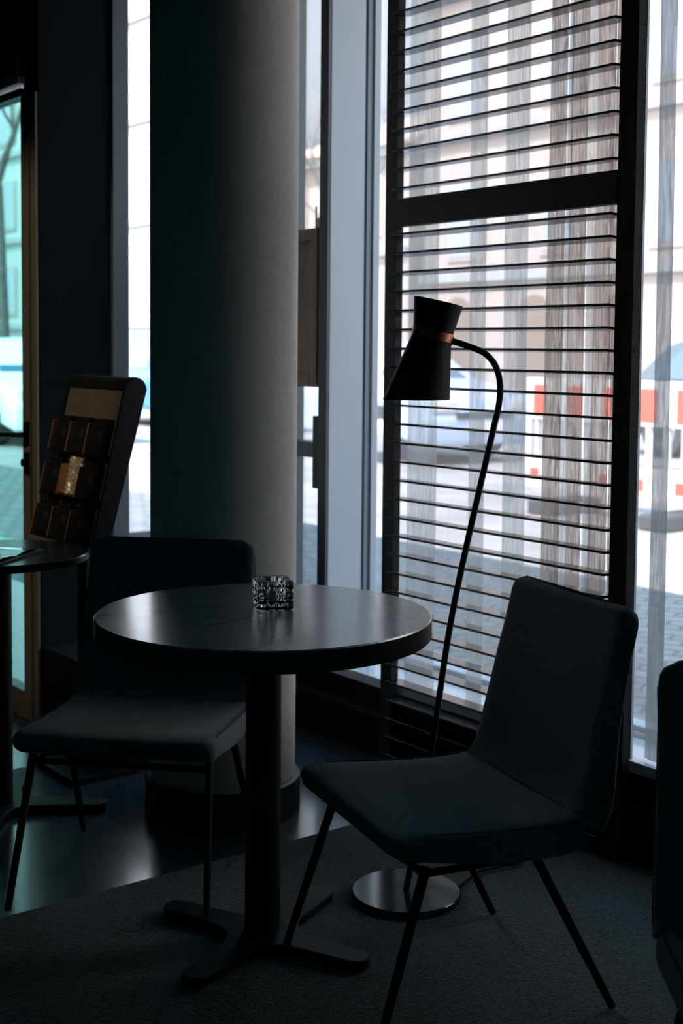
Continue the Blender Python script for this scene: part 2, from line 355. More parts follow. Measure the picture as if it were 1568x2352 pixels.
wl_ = thing('spot_lamp', 'small warm spot lamp on the ceiling aimed at the entrance door and rack', 'lamp', (-0.9, 3.8, HC))
MB().lathe([(0, 0), (0.04, 0), (0.04, -0.10), (0.034, -0.10), (0.034, -0.02), (0, -0.02)], seg=32).build('lamp_housing', M['black_metal'], wl_, smooth=True)
sl = bpy.data.lights.new('spot_light', 'SPOT'); sl.energy = WARM_W; sl.color = (1.0, 0.72, 0.46); sl.spot_size = radians(31); sl.spot_blend = 0.5; sl.shadow_soft_size = 0.03
sl_o = bpy.data.objects.new('spot_light', sl); C.objects.link(sl_o); sl_o.parent = wl_; sl_o.location = (0, 0, -0.11)
sl_o.rotation_euler = (Vector((1.85, 4.28, 1.15))-Vector((-0.9, 3.8, 2.9))).to_track_quat('-Z', 'Y').to_euler()

# ================================================================== COLUMN
col = thing('round_column', 'thick round plastered column behind the left chair, lit along its right edge', 'column', (1.987, 3.17, 0))
MB().lathe([(0.207, 0.07), (0.207, HC)], seg=96).build('shaft', M['column'], col, smooth=True)
MB().lathe([(0.19, 0.0), (0.222, 0.0), (0.222, 0.095), (0.216, 0.10), (0.2, 0.10)], seg=96).build('base_ring', M['alu_dark'], col, smooth=True)

# ================================================================== LOUVRED SCREEN
scr = thing('louvred_screen', 'tall black screen of horizontal slats standing before the street window', 'screen', (2.586, 2.69, 0.005))
SO = Vector((2.586, 2.69, 0.005))
def sbox(mb, a, b): return mb.box(tuple(Vector(a)-SO), tuple(Vector(b)-SO))
sbox(MB(), (2.572, 3.123, 0.005), (2.600, 3.177, 2.72)).build('stile', M['black_paint'], scr, bevel=0.0015)
rs = sbox(MB(), (2.572, 2.194, 0.005), (2.600, 2.252, 2.72)).build('stile', M['black_paint'], scr, bevel=0.0015)
MB().lathe([(0, 0), (0.0042, 0), (0.0042, 0.002), (0, 0.002)], seg=20).build('screw_hole', M['rubber'], rs)
sh = [o for o in bpy.data.objects if o.name.startswith('screw_hole')][0]; sh.location = (2.586-SO.x, 2.1935-SO.y, 1.313); sh.rotation_euler = (radians(90), 0, 0)
sbox(MB(), (2.570, 2.252, 1.688), (2.602, 3.123, 1.772)).build('rail', M['black_paint'], scr, bevel=0.001)
sbox(MB(), (2.570, 2.252, 2.66), (2.602, 3.123, 2.72)).build('rail', M['black_paint'], scr, bevel=0.001)
sbox(MB(), (2.570, 2.252, 0.005), (2.602, 3.123, 0.04)).build('rail', M['black_paint'], scr, bevel=0.001)
def slats(zs, tilt):
    mb = MB(); h = 0.0034; c = 0.0016
    for z in zs:
        xf, xb = 2.548, 2.612
        n = 6
        prof = []
        top = [(xf, z-h+c), (xf, z+h-c), (xf+c, z+h), (xb-c, z+h+tilt), (xb, z+h+tilt-c), (xb, z-h+tilt+c), (xb-c, z-h+tilt), (xf+c, z-h)]
        poly = [(x-SO.x, zz-SO.z) for x, zz in top]
        mb.prism(poly, 'y', 2.252-SO.y, 3.1228-SO.y)
    return mb
slats([1.7985+0.0580*k for k in range(15)], 0.0045).build('slat_panel', M['slat'], scr)
slats([1.6625-0.0573*k for k in range(29)], -0.0040).build('slat_panel', M['slat'], scr)
# slim pale post beside the screen
struct('trim_post', MB().box((2.625, 2.226, 0.262), (2.64, 2.238, HC)).box((2.628, 2.214, 0.262), (2.636, 2.226, HC)), M['alu'])

# ================================================================== SHEER CURTAIN
cur = thing('sheer_curtain', 'long sheer pale linen curtain with darker folds hanging between screen and window', 'curtain', (2.69, 2.6, 0))
CX, CY = 2.69, 2.6
zs_ = [0.268 + (2.90-0.268)*i/60 for i in range(61)]
def cloth(fn, y0, y1, ny):
    mb = MB(); v = []; f = []
    for i, z in enumerate(zs_):
        for j in range(ny+1):
            y = y0 + (y1-y0)*j/ny; v.append((fn(y, z)-CX, y-CY, z))
    for i in range(60):
        for j in range(ny): a = i*(ny+1)+j; f.append((a, a+1, a+ny+2, a+ny+1))
    return mb.add(v, f)
base = lambda y, z: 2.662 + 0.006*sin(y*21+0.5*sin(z*1.3)) + 0.003*sin(y*47+z*0.8)
sheet = cloth(base, 1.45, 3.20, 140).build('sheer_panel', M['sheer'], cur, smooth=True)
def fold(y0, y1, m, drift=0.0, dx=-0.012, name='fold'):
    v = []; f = []; n = 10
    for i, z in enumerate(zs_):
        t = (z-1.3); 
        for j in range(n+1):
            s_ = j/n; y = (y0 + (y1-y0)*s_)*0.9925 + drift*t + 0.003*sin(z*2.1+y0*30)*(0.3+s_)
            x = 2.662 + dx*(0.35+0.65*sin(pi*min(1, s_+0.12))) - 0.006
            v.append((x-CX, y-CY, z))
    for i in range(60):
        for j in range(n): a = i*(n+1)+j; f.append((a, a+1, a+n+2, a+n+1))
    return MB().add(v, f).build(name, m, cur, smooth=True)
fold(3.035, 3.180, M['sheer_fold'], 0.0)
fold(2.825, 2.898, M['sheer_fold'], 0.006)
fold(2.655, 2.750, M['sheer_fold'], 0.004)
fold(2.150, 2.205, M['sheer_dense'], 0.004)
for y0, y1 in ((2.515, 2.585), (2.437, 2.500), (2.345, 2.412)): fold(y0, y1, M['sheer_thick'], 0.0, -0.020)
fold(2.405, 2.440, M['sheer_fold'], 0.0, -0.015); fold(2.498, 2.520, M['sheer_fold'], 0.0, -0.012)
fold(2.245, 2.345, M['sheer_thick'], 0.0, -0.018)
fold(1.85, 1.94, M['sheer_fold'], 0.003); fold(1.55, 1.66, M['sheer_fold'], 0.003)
cr_ = thing('curtain_rail', 'thin metal rail along the ceiling carrying the sheer curtain', 'rail', (2.69, 2.6, HC))
MB().box((-0.015, -1.2, -0.03), (0.015, 0.62, 0.0)).build('track', M['alu_dark'], cr_)
MB().box((-0.01, -1.15, -0.10), (0.01, 0.60, -0.03)).build('heading_tape', M['sheer_fold'], cr_)

# ================================================================== TABLES
def foot_plate(L=0.28, w=0.038, r=0.07, n=8):
    """outline of a cross with rounded arm ends and concave fillets"""
    pts = []
    for q in range(4):
        a0 = q*pi/2
        loc = []
        k = w+r
        # arm along +x: from inner fillet to the tip, around, back
        for i in range(n+1):
            t = -pi/2 + (pi/2)*0 + 0
        # lower fillet (between this arm and the previous arm)
        for i in range(n+1):
            t = pi - (pi/2)*i/n         # circle centre (k,-k)
            loc.append((k + r*cos(t), -k + r*sin(t)))
        for i in range(n+1):
            t = -pi/2 + pi*i/n
            loc.append((L-w*0.8 + w*0.8*cos(t), w*0.8*sin(t)))
        pts += [(x*cos(a0)-y*sin(a0), x*sin(a0)+y*cos(a0)) for x, y in loc]
    return pts
def make_table(name, label, loc, R, zt, thick, foot_rot, prad, top_mat, edge_mat, L):
    t = thing(name, label, 'table', loc)
    tp = MB().lathe([(0, zt), (R-0.003, zt), (R, zt-0.003)], seg=160)
    tp.build('tabletop', top_mat, t, smooth=True, angle=0.3)
    MB().lathe([(R, zt-0.003), (R, zt-thick+0.004), (R-0.004, zt-thick), (0, zt-thick)], seg=160).build('edge_band', edge_mat, t, smooth=True, angle=0.6)
    MB().lathe([(0, zt-thick), (0.14, zt-thick), (0.14, zt-thick-0.006), (0, zt-thick-0.006)], seg=48).build('mounting_plate', M['black_metal'], t)
    MB().lathe([(0, 0.012), (prad, 0.012), (prad, zt-thick-0.006), (0, zt-thick-0.006)], seg=64).build('pedestal', M['black_paint'], t, smooth=True)
    b = MB().prism(foot_plate(L), 'z', 0.004, 0.026).build('cross_foot', M['black_metal'], t, bevel=0.0045, segs=3)
    b.rotation_euler = (0, 0, foot_rot)
    return t
make_table('round_table', 'round black-stained oak bistro table in the centre with crystal candle holder on it', (1.587, 2.366, 0.005), 0.366, 0.735, 0.047, radians(21.6), 0.039, M['wood'], M['wood_edge'], 0.270)
make_table('round_table', 'small thin-topped round table with open leaflet on it, by the entrance door', (1.455, 3.505, 0), 0.248, 0.738, 0.022, radians(-36), 0.034, mat('teal_laminate', (0.03, 0.045, 0.05), 0.2, spec=0.9), M['black_metal'], 0.30)

# open leaflet on the far table
lf = thing('open_leaflet', 'pale open leaflet lying in a dark folder on the small far table', 'leaflet', (1.40, 3.43, 0.738), radians(-50))
MB().box((-0.09, -0.145, 0.0), (0.09, 0.145, 0.006)).build('cover', M['leaflet'], lf, bevel=0.001)
pg = MB()
for s in (-1, 1):
    v = []; f = []
    for i in range(9):
        for y in (-0.075, 0.075): v.append((y, s*0.137*i/8, 0.007+0.006*sin(pi*i/8)))
    f = [(2*i, 2*i+1, 2*i+3, 2*i+2) for i in range(8)]; pg.add(v, f)
pg.build('pages', M['paper'], lf, smooth=True)

# ================================================================== CANDLE HOLDER
def crystal_holder():
    t = thing('candle_holder', 'square-cut clear crystal tealight holder standing on the round table', 'candle holder', (1.634, 2.400, 0.740), radians(-22))
    hw = 0.0415; H = 0.066; rc = 0.012; nz, ns = 54, 192
    v = []; f = []
    def sq(a, e=7):
        c, s = cos(a), sin(a); k = (abs(c)**e+abs(s)**e)**(-1/e); return c*k, s*k
    def groove(u, n, wd):
        p = (u*n) % 1.0; d = min(p, 1-p)/n
        return max(0.0, 1-d/wd)
    for i in range(nz+1):
        z = H*i/nz
        for k in range(ns):
            a = 2*pi*(k+0.5)/ns; x, y = sq(a)
            side = (y+1)/2 if abs(x) > abs(y) else (x+1)/2
            g = max(groove(side, 4, 0.045) if 0.02 < side < 0.98 else 0.6, groove(z/H, 3, 0.07) if 0 <= z/H <= 1 else 0)
            r = hw - 0.0048*g
            v.append((x*r, y*r, z))
    for i in range(nz):
        for k in range(ns): k2 = (k+1) % ns; f.append((i*ns+k, i*ns+k2, (i+1)*ns+k2, (i+1)*ns+k))
    # top rim to the round well, well wall, well floor
    rings = [(0.0285, H-0.0005), (0.0265, H-0.003), (0.0255, 0.026), (0.022, 0.022), (0.0, 0.022)]
    prev = nz*ns
    for r, z in rings:
        st = len(v)
        for k in range(ns):
            a = 2*pi*(k+0.5)/ns; v.append((r*cos(a), r*sin(a), z))
        for k in range(ns): k2 = (k+1) % ns; f.append((prev+k, prev+k2, st+k2, st+k))
        prev = st
    st = len(v); v.append((0, 0, 0))
    for k in range(ns): f.append((k, st, (k+1) % ns))
    MB().add(v, f).build('crystal_body', M['crystal'], t)
    c = thing('tealight_candle', 'white tealight inside the crystal holder on the round table', 'candle', (1.634, 2.400, 0.740))
    MB().lathe([(0, 0.0228), (0.0195, 0.0228), (0.0195, 0.036), (0.018, 0.036), (0.017, 0.034), (0, 0.0335)], seg=40).build('wax', M['wax'], c, smooth=True)
    MB().tube([(0, 0, 0.033), (0.0005, 0, 0.041)], 0.0007, 6).build('wick', M['rubber'], c)
crystal_holder()

# ================================================================== CHAIRS
def make_chair(label, loc, ang, group=None):
    """local frame: +x chair's right, +y forward"""
    t = thing('upholstered_chair', label, 'chair', loc, ang-pi/2, group)
    # outer sitting surface line (y forward, z up), half width, thickness
    seat_line = [(0.223, 0.400), (0.215, 0.411), (0.19, 0.4185), (0.14, 0.4175), (0.05, 0.408), (-0.05, 0.401), (-0.13, 0.398), (-0.175, 0.3985), (-0.200, 0.403)]
    back_line = [(-0.200, 0.403), (-0.214, 0.416), (-0.222, 0.44), (-0.233, 0.49), (-0.252, 0.57), (-0.272, 0.65), (-0.291, 0.73), (-0.304, 0.785), (-0.308, 0.806)]
    def resample(line, n):
        P = [Vector((p[0], p[1])) for p in line]; d = [0]
        for a, b in zip(P, P[1:]): d.append(d[-1]+(b-a).length)
        out = []
        for i in range(n+1):
            s = d[-1]*i/n; k = max(j for j in range(len(d)) if d[j] <= s+1e-9); k = min(k, len(P)-2)
            out.append(P[k].lerp(P[k+1], (s-d[k])/(d[k+1]-d[k])))
        for _ in range(3):
            out = [out[0]] + [(out[i-1]+out[i]*2+out[i+1])/4 for i in range(1, n)] + [out[-1]]
        return out, d[-1]
    def loft(line, n, wf, tf, endcap, ns=40, dish=0.0):
        P, Ltot = resample(line, n); v = []; f = []
        seg = []
        for i, p in enumerate(P):
            q = P[min(i+1, n)]-P[max(i-1, 0)]; q.normalize()
            nn = Vector((-q.y, q.x))          # points below / behind the sitting surface
            s = i/n; seg.append((p, nn, s))
        for i, (p, nn, s) in enumerate(seg):
            # distance from rounded end
            dist = (s if endcap == 0 else 1-s)*Ltot
            r = 0.040; W = wf(s); T = tf(s)
            if dist < r: W = W - r*0.9 + 0.9*sqrt(max(0, r*r-(r-dist)**2))
            rt_ = T*0.5
            sh = 0.0
            if dist < rt_:
                k = sqrt(max(0.0, rt_*rt_-(rt_-dist)**2))/rt_; sh = T*(1-max(k, 0.12))/2; T = T*max(k, 0.12)
            for j in range(ns):
                a = 2*pi*j/ns; c_, s_ = cos(a), sin(a); ex = 0.32
                er = min(0.024, T*0.48)
                # rounded rectangle W x T with edge radius er
                cx_ = (W-er)*(1 if c_ > 0 else -1) if abs(c_) > 1e-6 else 0
                cy_ = (T/2-er)*(1 if s_ > 0 else -1)
                # parameterise: spread along long sides
                u, wv = rrect(j/ns, W, T/2, er)
                dd = dish*(1-(u/max(W, 1e-4))**2) if wv < 0 else 0
                off = T/2 + sh + wv + dd
                v.append((u, p.x+nn.x*off, p.y+nn.y*off))
        for i in range(n):
            for j in range(ns): j2 = (j+1) % ns; f.append((i*ns+j, i*ns+j2, (i+1)*ns+j2, (i+1)*ns+j))
        f.append(tuple(range(ns))); f.append(tuple(n*ns+j for j in range(ns))[::-1])
        return MB().add(v, f)
    def rrect(tt, W, Hh, er):
        # tt in 0..1, equal index spacing over: top side, corner, right side, corner, bottom, ...
        k = tt*40
        def arc(cx, cy, a0, s): a = a0+s*pi/2; return cx+er*cos(a), cy+er*sin(a)
        ix, iy = W-er, Hh-er
        if k < 12: s = k/12; return -ix+2*ix*s, -Hh
        if k < 16: return arc(ix, -iy, -pi/2, (k-12)/4)
        if k < 20: s = (k-16)/4; return W, -iy+2*iy*s
        if k < 24: return arc(ix, iy, 0, (k-20)/4)
        if k < 32: s = (k-24)/8; return ix-2*ix*s, Hh
        if k < 36: return arc(-ix, iy, pi/2, (k-32)/4)
        if k < 38: s = (k-36)/2; return -W, iy-2*iy*s
        return arc(-ix, -iy, pi, (k-38)/2)
    seat = loft(seat_line, 34, lambda s: 0.243, lambda s: 0.052+0.020*min(1, s*1.6), 0, dish=0.006)
    seat.build('seat', M['fabric'], t, smooth=True, angle=1.2)
    back = loft(back_line, 34, lambda s: 0.243-0.017*min(1, s*1.3), lambda s: 0.070-0.030*min(1, s*1.8), 1, dish=0.010)
    back.build('backrest', M['fabric'], t, smooth=True, angle=1.2)
    # welt seams along the edges
    for sg in (-1, 1):
        P, _ = resample(back_line, 20)
        MB().tube([(sg*(0.2425-0.017*min(1, i/20*1.3)), p.x-0.032*(1-0.3*i/20), p.y-0.006) for i, p in enumerate(P[:19])], 0.0016, 6).build('welt', M['welt'], t, smooth=True)
        P, _ = resample(seat_line, 20)
        MB().tube([(sg*0.2365, p.x, p.y-0.003) for i, p in enumerate(P[4:])], 0.0016, 6).build('welt', M['welt'], t, smooth=True)
    # frame under seat
    fr = MB()
    ring = [(-0.205, -0.10), (0.205, -0.10), (0.205, 0.13), (-0.205, 0.13), (-0.205, -0.10)]
    fr.tube([(x, y, 0.328) for x, y in ring], 0.008, 10)
    fr.tube([(-0.205, 0.02, 0.328), (0.205, 0.02, 0.328)], 0.008, 10)
    fr.build('seat_frame', M['black_metal'], t, smooth=True)
    for sx_ in (-1, 1):
        for fy, ty in ((0.240, 0.13), (-0.280, -0.10)):
            a = Vector((sx_*0.215, ty, 0.345)); b = Vector((sx_*0.236, fy, 0.006))
            MB().tube([a, a.lerp(b, 0.5), b], [0.0100, 0.0092, 0.0080], 14).build('leg', M['black_metal'], t, smooth=True)
    return t
make_chair('charcoal wool chair seen from its side, tucked to the right of the round table', (1.764, 1.996, 0.005), radians(166.3))
make_chair('charcoal wool chair facing the camera behind the left of the round table', (1.525, 2.829, 0.005), radians(224.5))
make_chair('dark chair cut off by the right edge of the picture, only its back showing', (1.690, 1.000, 0.005), radians(231))

# ================================================================== FLOOR LAMP
lamp = thing('floor_lamp', 'black floor lamp with curved neck, hourglass shade and copper band', 'lamp', (1.994, 2.356, 0.005))
LO = Vector((1.994, 2.356, 0.005)); U = Vector((cos(yaw), -sin(yaw), 0))   # lamp plane direction
def lp(u, z): return (U.x*u, U.y*u, z-0.005)
MB().lathe([(0, 0), (0.127, 0), (0.130, 0.003), (0.130, 0.016), (0.128, 0.018), (0, 0.018)], seg=96).build('base', mat('satin_black_steel', (0.02, 0.024, 0.03), 0.12, spec=1.0), lamp, smooth=True, angle=0.5)
pp = [(0.0, 0.02), (0.055, 0.357), (0.103, 0.704), (0.188, 1.117), (0.200, 1.17), (0.2055, 1.214), (0.203, 1.252), (0.192, 1.283), (0.172, 1.306), (0.149, 1.318), (0.115, 1.330), (0.088, 1.338)]
# Catmull-Rom through the points
def crom(P, n=8):
    P = [Vector((p[0], p[1])) for p in P]; P = [P[0]*2-P[1]]+P+[P[-1]*2-P[-2]]; o = []
    for i in range(1, len(P)-2):
        for k in range(n):
            t = k/n; a, b, c, d = P[i-1:i+3]
            o.append(0.5*((2*b)+(-a+c)*t+(2*a-5*b+4*c-d)*t*t+(-a+3*b-3*c+d)*t**3))
    o.append(P[-2]); return o
MB().tube([lp(p.x, p.y) for p in crom(pp)], 0.0075, 16).build('pole', M['black_metal'], lamp, smooth=True)
# shade axis in lamp plane, tilt
top_c = Vector((0.058, 1.4275)); waist_c = Vector((0.0455, 1.352)); 
ax = Vector((0.215, 1.0)).normalized(); px_ = Vector((ax.y, -ax.x))
Vd = Vector((-U.y, U.x, 0))   # horizontal, along the view
def ring(c, r, zflat=None, n=72, slope=None):
    out = []
    for k in range(n):
        a = 2*pi*k/n; q2 = c + px_*(r*cos(a)); p = Vector(lp(q2.x, q2.y)) + Vd*(r*sin(a)); out.append(p)
    return out
def shade_rings(rings):
    v = [p for r in rings for p in r]; n = len(rings[0]); f = []
    for i in range(len(rings)-1):
        for k in range(n): k2 = (k+1) % n; f.append((i*n+k, i*n+k2, (i+1)*n+k2, (i+1)*n+k))
    return MB().add(v, f)
wr = 0.0475
c_hi = waist_c + ax*0.009; c_lo = waist_c - ax*0.011
tc_ = Vector((0.0585, 1.4285))
up_ = shade_rings([ring(tc_, 0.0585), ring(tc_, 0.0570), ring(c_hi, wr-0.0015), ring(c_hi, wr), ring(tc_, 0.0585)])
up_.build('upper_shade', M['black_paint'], lamp, smooth=True, angle=0.8)
# lower cone, cut off level
def low_ring(c, r, cut_z, apex, base_r, shrink=0):
    out = []
    for k in range(72):
        a = 2*pi*k/72
        q0 = c + px_*(wr-shrink)*cos(a); p0 = Vector(lp(q0.x, q0.y)) + Vd*((wr-shrink)*sin(a))
        cb_ = c - ax*0.14; q1 = cb_ + px_*(base_r-shrink)*cos(a); p1 = Vector(lp(q1.x, q1.y)) + Vd*((base_r-shrink)*sin(a))
        tz = (p0.z-(cut_z-0.005))/(p0.z-p1.z); out.append(p0.lerp(p1, tz))
    return out
CUT = 1.2
lo_ = shade_rings([ring(c_lo, wr), low_ring(c_lo, wr, CUT, None, 0.0755), low_ring(c_lo, wr, CUT+0.0005, None, 0.0755, 0.0015), ring(c_lo, wr-0.0015), ring(c_lo, wr)])
lo_.build('lower_shade', M['black_paint'], lamp, smooth=True, angle=0.8)
bd = shade_rings([ring(c_hi, wr-0.001), ring(c_hi, wr+0.0012), ring(c_lo, wr+0.0012), ring(c_lo, wr-0.001)])
bd.build('copper_band', M['copper'], lamp, smooth=True, angle=0.8)
bd_o = [o for o in bpy.data.objects if o.name == 'copper_band'][0]; bd_o['label'] = 'shiny copper band'
MB().tube([lp(0.088, 1.338), lp(0.094, 1.3365)], 0.010, 16).build('neck_joint', M['black_metal'], lamp, smooth=True)
bl = MB().tube([lp(c_lo.x-0.002, c_lo.y), lp(c_lo.x-0.01, c_lo.y-0.04)], 0.018, 20).build('bulb_socket', M['black_metal'], lamp, smooth=True)
# power cord
cord = [(1.994+0.11, 2.356-0.05, 0.011), (2.16, 2.33, 0.010), (2.24, 2.36, 0.010), (2.34, 2.34, 0.010), (2.46, 2.40, 0.010)]
tag(MB().tube(cord, 0.0035, 8).build('power_cord', M['cable'], smooth=True), 'black power cord running over carpet from the floor lamp base', 'cord')

# ================================================================== BROCHURE RACK
rk = thing('brochure_rack', 'tilted dark brochure rack with three rows of pockets beside the column', 'rack', (1.80, 3.69, 0))
RO = Vector((1.80, 3.69, 0)); y0r, y1r = 3.51-RO.y, 3.875-RO.y
bx, bz, tx, tz = 1.738-RO.x, 0.727, 1.846-RO.x, 1.185     # front face bottom and top
slope = (tx-bx)/(tz-bz)
def fx(z): return bx+(z-bz)*slope
# side profile (x,z) with rounded top
prof = [(bx, bz), (tx, tz)]
for i in range(9):
    a = pi - pi*i/8; prof.append((tx+0.036+0.036*cos(a)+0.004*i/8, tz+0.004+0.036*sin(a)*1.05))
prof += [(bx+0.056, bz-0.004)]
def side(y): return [(x, z) for x, z in prof]
MB().prism(prof, 'y', y0r-0.012, y0r).build('side_panel', M['black_paint'], rk, bevel=0.0015)
MB().prism(prof, 'y', y1r, y1r+0.012).build('side_panel', M['black_paint'], rk, bevel=0.0015)
bkp = [(fx(bz)+0.018, bz), (fx(tz)+0.010, tz)] + [(x+0.0, z) for x, z in prof[2:-1]] + [(bx+0.056, bz-0.004)]
MB().prism(bkp, 'y', y0r, y1r).build('casing', M['black_paint'], rk)
# beige front board
def slab(z0, z1, yA, yB, off, th): return MB().prism([(fx(z0)+off, z0), (fx(z1)+off, z1), (fx(z1)+off+th, z1), (fx(z0)+off+th, z0)], 'y', yA, yB)
slab(bz, tz+0.005, y0r, y1r, 0.006, 0.008).build('front_board', M['board'], rk)
slab(bz-0.012, bz, y0r-0.0, y1r, -0.030, 0.05).build('bottom_lip', M['board'], rk)
MB().box((0.0, -0.03, 0.02), (0.05, 0.03, bz+0.05)).build('pole', M['black_metal'], rk)
MB().box((-0.10, -0.13, 0.0), (0.14, 0.13, 0.02)).build('floor_plate', M['black_metal'], rk, bevel=0.003)
rows = [0.995, 0.865, 0.735]; n_col = 3; cw = (y1r-y0r)/n_col
for z0 in rows:
    slab(z0-0.006, z0, y0r+0.003, y1r-0.003, -0.028, 0.034).build('pocket_shelf', M['black_metal'], rk)
    for c in range(n_col):
        yc = y1r-(c+0.5)*cw
        ya = yc+0.045
        slab(z0, z0+0.092, ya-0.004, ya, -0.036, 0.040).build('pocket_divider', M['divider_glint'], rk, bevel=0.0008)
for ri, z0 in enumerate(rows):
    for c in range(n_col):
        yc = y1r-(c+0.5)*cw
        pl = ['left', 'middle', 'right'][c]; rw = ['top', 'middle', 'bottom'][ri]
        if ri == 1 and c == 1:
            o = thing('foil_packet', 'crumpled gold and silver foil packet in the middle pocket of the rack', 'packet', (RO.x, RO.y, 0))
            v = []; f = []; n = 14
            for i in range(n+1):
                for j in range(9):
                    z = z0+0.002+0.128*i/n; y = yc+(-0.048+0.096*j/8)*(1-0.10*sin(pi*i/n*1.0)) 
                    v.append((fx(z)-0.012+0.0035*sin(i*2.1+j*1.7)+0.003*random.random(), y, z))
            m0 = len(v)
            v += [(x+0.007, y, z) for x, y, z in v[:m0]]
            for i in range(n):
                for j in range(8):
                    a = i*9+j; f.append((a, a+1, a+10, a+9)); f.append((m0+a, m0+a+9, m0+a+10, m0+a+1))
            for i in range(n):
                for a in (i*9, i*9+8): f.append((a, a+9, m0+a+9, m0+a))
            for j in range(8):
                for a in (j, n*9+j): f.append((a, a+1, m0+a+1, m0+a))
            MB().add(v, f).build('packet_body', M['foil'], o)
        else:
            o = thing('leaflet', 'dark leaflet stack in the %s row, %s pocket of the brochure rack' % (rw, pl), 'leaflet', (RO.x, RO.y, 0), group='leaflets in the brochure rack')
            slab(z0+0.001, z0+0.105, yc-0.043, yc+0.041, -0.020, 0.020).build('leaflet_stack', M['leaflet'], o, bevel=0.001)
            slab(z0+0.045, z0+0.070, yc-0.030, yc+0.004, -0.0208, 0.0007).build('printed_block', M['leaflet_pale'], o)

# wooden notice box on the glazed side door
nb = thing('notice_box', 'shallow brown wooden notice box fixed to the glazed door beside the pier', 'notice box', (2.70, 3.76, 1.183))
MB().box((0.0, -0.068, 0), (0.038, 0.20, 0.548)).build('back_panel', M['brown_wood'], nb, bevel=0.002)
for a, b in (((-0.012, -0.068, 0), (0, -0.03, 0.548)), ((-0.012, 0.165, 0), (0, 0.20, 0.548)), ((-0.012, -0.03, 0.505), (0, 0.165, 0.548)), ((-0.012, -0.03, 0), (0, 0.165, 0.04))):
    MB().box(a, b).build('frame_bar', M['brown_wood'], nb, bevel=0.002)
mt = thing('metal_clip', 'small white clip standing on top of the wooden notice box', 'clip', (2.70, 3.70, 1.7312))
MB().box((-0.005, -0.012, 0), (0.012, 0.006, 0.035)).build('clip_body', M['white_plastic'], mt, bevel=0.003)
MB().tube([(0.0, 0.014, 0), (0.0, 0.014, 0.075)], 0.003, 8).build('clip_pin', M['black_metal'], mt)

# ================================================================== OUTSIDE
struct('ground', MB().box((2.98, -20, -0.2), (5.85, 90, -0.02)), M['cobbles'])  # shade-darkened setts end where the building's shadow ends
struct('ground_street', MB().box((5.85, -20, -0.2), (60, 90, -0.02)), M['asphalt'])
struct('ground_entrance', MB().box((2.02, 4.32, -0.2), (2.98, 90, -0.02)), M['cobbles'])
struct('ground_verge', MB().box((2.10, 8.0, -0.019), (3.6, 19, -0.005)), M['grass'])

# --- traffic barrier
br = thing('traffic_barrier', 'white plastic road barrier with red reflective blocks on the street', 'barrier', (8.0, 6.9, -0.02))
BX, BY = 8.0, 6.9
def bb(mb, a, b): return mb.box((a[0]-BX, a[1]-BY, a[2]+0.02), (b[0]-BX, b[1]-BY, b[2]+0.02))
mbf = MB(); y0b, y1b = 5.9, 7.93
bb(mbf, (7.97, y0b, 0.74), (8.03, y1b, 1.09)); bb(mbf, (7.97, y0b, 0.16), (8.03, y1b, 0.42))
bb(mbf, (7.97, y0b, 0.42), (8.03, y0b+0.07, 0.74)); bb(mbf, (7.97, y1b-0.07, 0.42), (8.03, y1b, 0.74))
k = 0; y = y0b+0.19
while y < y1b-0.12:
    bb(mbf, (7.975, y, 0.42), (8.025, y+0.045, 0.74)); y += 0.17
mbf.build('barrier_frame', M['white_plastic'], br, bevel=0.008)
for a, b in ((7.83, 7.70), (7.44, 7.29), (7.07, 6.92), (6.71, 6.53), (6.34, 6.17)):
    bb(MB(), (7.962, b, 0.775), (7.97, a, 1.03)).build('red_block', M['red_plastic'], br)
for a, b in ((7.86, 7.77), (7.10, 7.02), (6.75, 6.65), (6.34, 6.24)):
    bb(MB(), (7.962, b, 0.24), (7.97, a, 0.33)).build('red_block', M['red_plastic'], br)
for yf in (6.35, 7.5):
    bb(MB(), (7.70, yf-0.13, -0.02), (8.30, yf+0.13, 0.10)).build('rubber_foot', M['rubber'], br, bevel=0.02)

